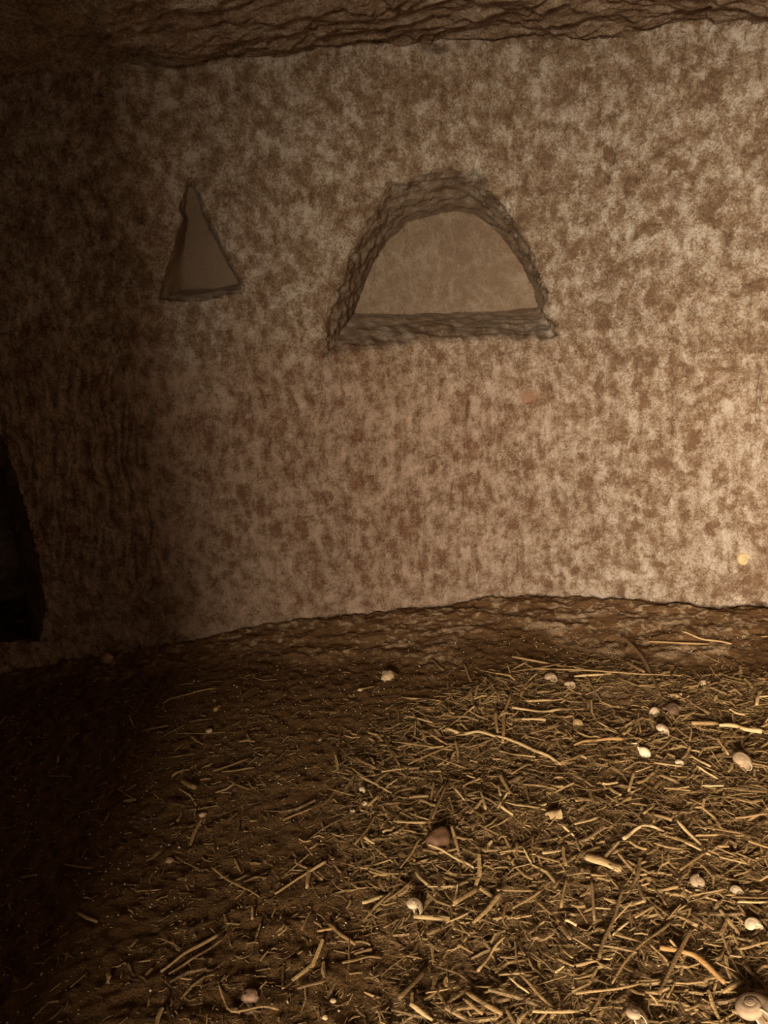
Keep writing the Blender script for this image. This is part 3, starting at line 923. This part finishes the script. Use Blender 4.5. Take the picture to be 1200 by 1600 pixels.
# ------------------------------------------------------------------ snail shells
def shell_mesh(turns=3.6, flatness=0.5, seg=16, per=22):
    n = int(turns * per)
    th = np.linspace(0, 2 * math.pi * turns, n)
    R = np.exp(0.124 * (th - th[-1]))
    V, band = [], []
    ph = np.arange(seg) * 2 * math.pi / seg
    for t, q in zip(th, R):
        c = np.array([0.50 * q * math.cos(t), 0.50 * q * math.sin(t), -flatness * 1.15 * q])
        er = np.array([math.cos(t), math.sin(t), 0])
        for p in ph:
            V.append(c + 0.47 * q * (math.cos(p) * er + 1.0 * math.sin(p) * np.array([0, 0, 1.0])))
            band.append(math.exp(-((p - 0.7) / 0.28) ** 2) + 0.7 * math.exp(-((p - 5.8) / 0.25) ** 2) + 0.5 * math.exp(-((p - 1.6) / 0.16) ** 2))
    f = [(i * seg + j, i * seg + (j + 1) % seg, (i + 1) * seg + (j + 1) % seg, (i + 1) * seg + j) for i in range(n - 1) for j in range(seg)]
    V = np.array(V) * np.array([-1, 1, 1])
    f = [q[::-1] for q in f]
    last = V[-seg:]
    cen = last.mean(0)
    # lip: a thickened ring at the mouth
    T = np.array([math.sin(th[-1]), math.cos(th[-1]), 0])
    lv, lf = [], []
    for j in range(seg):
        d = last[j] - cen
        d = d / np.linalg.norm(d)
        for k in range(6):
            a = k * math.pi / 3
            lv.append(last[j] + 0.035 * (math.cos(a) * d + math.sin(a) * T))
    for j in range(seg):
        for k in range(6):
            j2, k2 = (j + 1) % seg, (k + 1) % 6
            lf.append((j * 6 + k, j2 * 6 + k, j2 * 6 + k2, j * 6 + k2))
    return V, f, np.array(band), np.array(lv), lf

SH = shell_mesh()
def shell(px, py, size_px, mat, label, tilt=(0.3, 0.2), spin=0.0, group=None, on_wall=False, sink=0.0):
    V, f, band, lv, lf = SH
    if on_wall:
        s, z = px_to_wall(px, py)
        p2, n2 = plan(np.array([s]))
        pos = np.array([p2[0, 0], p2[0, 1], z])
        m = np.linalg.norm(pos - CC) / F
    else:
        pos, m = px_to_floor(px, py + size_px * 0.25)
    k = 0.5 * size_px * m / 0.92
    rot = (Matrix.Rotation(tilt[0], 3, 'X') @ Matrix.Rotation(tilt[1], 3, 'Y') @ Matrix.Rotation(spin, 3, 'Z'))
    Rm = np.array(rot)
    W, LW = (V * k) @ Rm.T, (lv * k) @ Rm.T
    lo = min(W[:, 2].min(), LW[:, 2].min())
    c = W.mean(0)
    off = np.array([c[0], c[1], lo]) if not on_wall else c
    W, LW = W - off, LW - off
    root = link('snail_shell', None, None, label=label, cat='snail shell', group=group)
    if on_wall:
        root.location = (pos[0] - n2[0, 0] * (0.001 + 0.1 * k), pos[1] - n2[0, 1] * (0.001 + 0.1 * k), pos[2])
    else:
        root.location = (pos[0], pos[1], pos[2] + 0.0035 * float(litter_density(px, py)) - sink * k)
    me = poly_mesh('whorls', W, f)
    attr(me, 'band', band)
    link('whorls', me, M[mat], parent=root)
    link('lip', poly_mesh('lip', LW, lf), M['lip' if mat != 'shell_brown' else 'stone_pink'], parent=root)
    return root

PI = math.pi
shell(1157, 1197, 36, 'shell_dust', 'dusty cream snail shell with its coil showing, right of the tiny white shell', (0.35, 0.1), -0.2)
shell(1172, 1449, 30, 'shell_cream', 'clean cream snail shell with mouth turned sideways, beside pale straws', (0.1, -0.45), 0.15)
shell(1172, 1580, 76, 'shell_dust', 'largest snail shell, pale grey brown, lying on the straw', (-0.2, -0.2), -0.45)
shell(648, 1421, 34, 'shell_cream', 'brown banded snail shell just above a thick cream stalk', (0.0, 0.2), -0.35)
shell(1034, 1146, 26, 'shell_cream', 'round snail shell with a broken pale face, between dark shell and white bulb', (0.1, 0.25), -0.3)
shell(1059, 1195, 15, 'shell_cream', 'tiny white snail shell with a dark open mouth', (-0.1, -0.2), 0.1)
shell(1053, 1111, 30, 'shell_brown', 'dark brown glossy snail shell half buried in straw', (0.35, 0.2), 1.0, sink=0.3)
shell(1024, 1112, 26, 'shell_cream', 'white striped snail shell lying edge on beside the dark brown shell', (1.5, 0.5), 0.6, sink=0.75)
shell(858, 1062, 23, 'shell_dust', 'small grey snail shell under the long straw on the ledge', (0.0, -0.2), 0.0)
shell(888, 1072, 20, 'shell_dust', 'small snail shell with a hollow dark mouth, next to the dry seed pod stem', (-0.35, 0.0), 0.1)
shell(886, 1059, 11, 'shell_brown', 'very small shiny dark snail shell touching the hollow mouthed one', (0.3, 0.2), 1.5)
shell(1092, 1377, 30, 'shell_dust', 'dull earth coloured snail shell sunk deep in the straw', (0.2, 0.1), 2.0, sink=0.5)
shell(1147, 1396, 22, 'shell_cream', 'cream snail shell curled like a letter C above two pale straws', (0.0, -0.3), 0.1)
shell(566, 1238, 13, 'shell_cream', 'tiny pale snail shell at the edge of the bare earth', (0.1, 0.1), 0.0)
shell(992, 1591, 42, 'shell_dust', 'tan snail shell with an arched rim beside the largest shell', (-0.2, 0.2), -0.3)
shell(1162, 874, 25, 'shell_yellow', 'yellowish snail shell stuck low on the rock wall', (1.25, 0.0), 1.0, on_wall=True)

# ------------------------------------------------------------------ stones
def stone_mesh(sx, sy, sz, seed, rough=0.22):
    import bmesh
    bm = bmesh.new()
    bmesh.ops.create_icosphere(bm, subdivisions=3, radius=1.0)
    V = np.array([v.co[:] for v in bm.verts])
    nz = 1 + rough * fbm(V[:, 0] * 1.3 + seed * 3.7, V[:, 1] * 1.3, V[:, 2] * 1.3 + seed, 3)
    d1, _, cv = worley(V[:, 0] * 1.2 + seed, V[:, 1] * 1.2 + V[:, 2], seed)
    V = V * (nz * (1 - 0.35 * rough * cv))[:, None] * np.array([sx, sy, sz])
    for v, c in zip(bm.verts, V):
        v.co = c
    me = bpy.data.meshes.new('stone')
    bm.to_mesh(me)
    bm.free()
    me.polygons.foreach_set('use_smooth', [True] * len(me.polygons))
    return me

def stone(px, py, w, h, mat, label, name='stone', cat='stone', rot=0.0, flat=0.55, seed=1, rough=0.3, group=None):
    p, m = px_to_floor(px, py + h * 0.35)
    sx, sz = w * m / 2, w * m / 2 * flat
    me = stone_mesh(sx, w * m / 2 * 0.8, sz, seed, rough)
    o = link(name, me, M[mat], label=label, cat=cat, group=group)
    lo = min(v.co.z for v in me.vertices)
    o.location = (p[0], p[1], p[2] - lo - sz * 0.25)
    o.rotation_euler = (0, 0, rot)
    return o

stone(686, 1310, 44, 32, 'stone_brown', 'rounded reddish brown stone nested in thick straw', rot=0.3, flat=0.75, seed=3)
stone(167, 1028, 22, 18, 'stone_pink', 'round stone sitting in the shade against the wall foot', seed=4, flat=0.8, rough=0.15)
stone(606, 1052, 30, 24, 'stone_pale', 'pale jagged stone flake on the bare rock ledge', seed=5, flat=0.5, rot=0.7, rough=0.6)
stone(563, 1077, 9, 6, 'stone_pale', 'tiny white pebble at the tip of a short straw on the ledge', name='pebble', cat='pebble', seed=6)
stone(1101, 1066, 20, 16, 'stone_pale', 'pale lump of stone at the back edge of the straw', seed=7, rough=0.5)
stone(265, 1342, 14, 12, 'stone_pink', 'small pinkish pebble beside a thin straw on bare earth', name='pebble', cat='pebble', seed=8)
stone(327, 1140, 11, 10, 'stone_pale', 'small pale square pebble near the short pale stub of straw', name='pebble', cat='pebble', seed=9, rough=0.5)
stone(317, 1272, 12, 9, 'stone_pale', 'flat pale pebble on sparse litter beside a short straw', name='pebble', cat='pebble', seed=10)
stone(391, 1555, 28, 20, 'stone_pink', 'blunt pinkish brown stone inside the hook shaped stem', seed=11, rough=0.45)
stone(521, 1561, 12, 12, 'stone_pale', 'round tan pebble on the bare gritty earth', name='pebble', cat='pebble', seed=12)
stone(508, 1588, 11, 12, 'stone_pale', 'cubic cream pebble on the bare gritty earth', name='pebble', cat='pebble', seed=13, rough=0.6, flat=0.8)
stone(570, 1254, 12, 9, 'stone_pale', 'knobbly cream pebble just below the tiny pale shell', name='pebble', cat='pebble', seed=14, rough=0.6)
stone(551, 1267, 13, 9, 'stone_pale', 'lumpy yellowish pebble at the edge of the thick straw', name='pebble', cat='pebble', seed=15, rough=0.6)
for x, y, k in ((346, 1272, 16), (301, 1438, 17), (469, 1570, 18)):  # small near-black lumps set on the soil
    stone(x, y, 8, 6, 'lump_dark', 'small black lump on the bare earth', name='pebble', cat='pebble', seed=k, group='black lumps')

# ------------------------------------------------------------------ seed pod, bulb and husk
def lathe_mesh(name, prof, sides, rib=0.0):
    V, f = [], []
    for r, z in prof:
        for j in range(sides):
            a = 2 * PI * j / sides
            q = r * (1 + rib * math.cos(a * sides / 4))
            V.append((q * math.cos(a), q * math.sin(a), z))
    for i in range(len(prof) - 1):
        for j in range(sides):
            k = (j + 1) % sides
            f.append((i * sides + j, i * sides + k, (i + 1) * sides + k, (i + 1) * sides + j))
    return poly_mesh(name, V, f)

def pod(px, py, size, stem_px, label, name, cat, mat, rib, axis_deg):
    p, m = px_to_floor(px, py + size * 0.3)
    k = size * m / 2
    root = link(name, None, None, label=label, cat=cat)
    root.location = p
    prof = [(0.02, -1.25), (0.3, -1.15), (0.62, -0.85), (0.85, -0.4), (0.88, 0.05), (0.7, 0.5), (0.42, 0.85), (0.2, 1.1), (0.13, 1.3), (0.02, 1.32)]
    me = lathe_mesh('capsule', [(r * k, z * k) for r, z in prof], 24, rib)
    o = link('capsule', me, M[mat], parent=root)
    o.rotation_euler = (PI / 2 - 0.35, 0, math.radians(axis_deg))
    o.location = (0, 0, 0.85 * k)
    top = Vector((0, 0, 1.25 * k))
    top.rotate(o.rotation_euler)
    top += o.location
    P = [np.array(top)]
    for x, y in stem_px:
        q, _ = px_to_floor(x, y)
        P.append(q - p + np.array([0, 0, 0.004]))
    Q = smooth_path(np.array(P), 10)
    V, f = tube(Q, np.linspace(0.14 * k, 0.10 * k, 10), 6, 1.0)
    link('stem', poly_mesh('stem', V, f), M['straw_pale' if mat != 'bulb' else mat], parent=root)

pod(903, 1132, 19, [(894, 1116), (884, 1105)], 'ribbed dry seed pod on a crooked stem, resting on the ledge', 'seed_pod', 'seed pod', 'husk', 0.06, 200)
pod(1006, 1177, 18, [(997, 1167), (986, 1166)], 'small white bulb with a thin bent neck', 'plant_bulb', 'bulb', 'bulb', 0.0, 225)

def husk(px, py, w, h, label, ang):
    p, m = px_to_floor(px, py)
    W, R = w * m, h * m * 0.55
    V, f = [], []
    nu, nv = 12, 14
    for lay, rr in ((0, R), (1, R * 0.86)):
        for i in range(nu):
            for j in range(nv):
                u = i / (nu - 1) - 0.5
                a = -0.5 + 3.6 * j / (nv - 1) + 0.25 * math.sin(u * 5)
                r = rr * (1 + 0.12 * math.sin(3 * a + u * 6))
                V.append((u * W * (1 - 0.25 * j / nv), r * math.cos(a), R * 0.8 + r * math.sin(a)))
    def idx(l, i, j): return l * nu * nv + i * nv + j
    for l in (0, 1):
        for i in range(nu - 1):
            for j in range(nv - 1):
                q = (idx(l, i, j), idx(l, i + 1, j), idx(l, i + 1, j + 1), idx(l, i, j + 1))
                f.append(q if l == 0 else q[::-1])
    for i in range(nu - 1):
        for j in (0, nv - 1):
            f.append((idx(0, i, j), idx(1, i, j), idx(1, i + 1, j), idx(0, i + 1, j)))
    for j in range(nv - 1):
        for i in (0, nu - 1):
            f.append((idx(0, i, j), idx(0, i, j + 1), idx(1, i, j + 1), idx(1, i, j)))
    o = link('dry_husk', poly_mesh('dry_husk', V, f), M['husk'], label=label, cat='husk')
    o.location = p
    o.rotation_euler = (0, 0, ang)

husk(866, 1281, 26, 15, 'curled pale bark husk folded over in the middle of the straw', 0.25)
husk(1055, 1091, 22, 8, 'broken cream husk lying just behind the dark brown shell', 0.1)
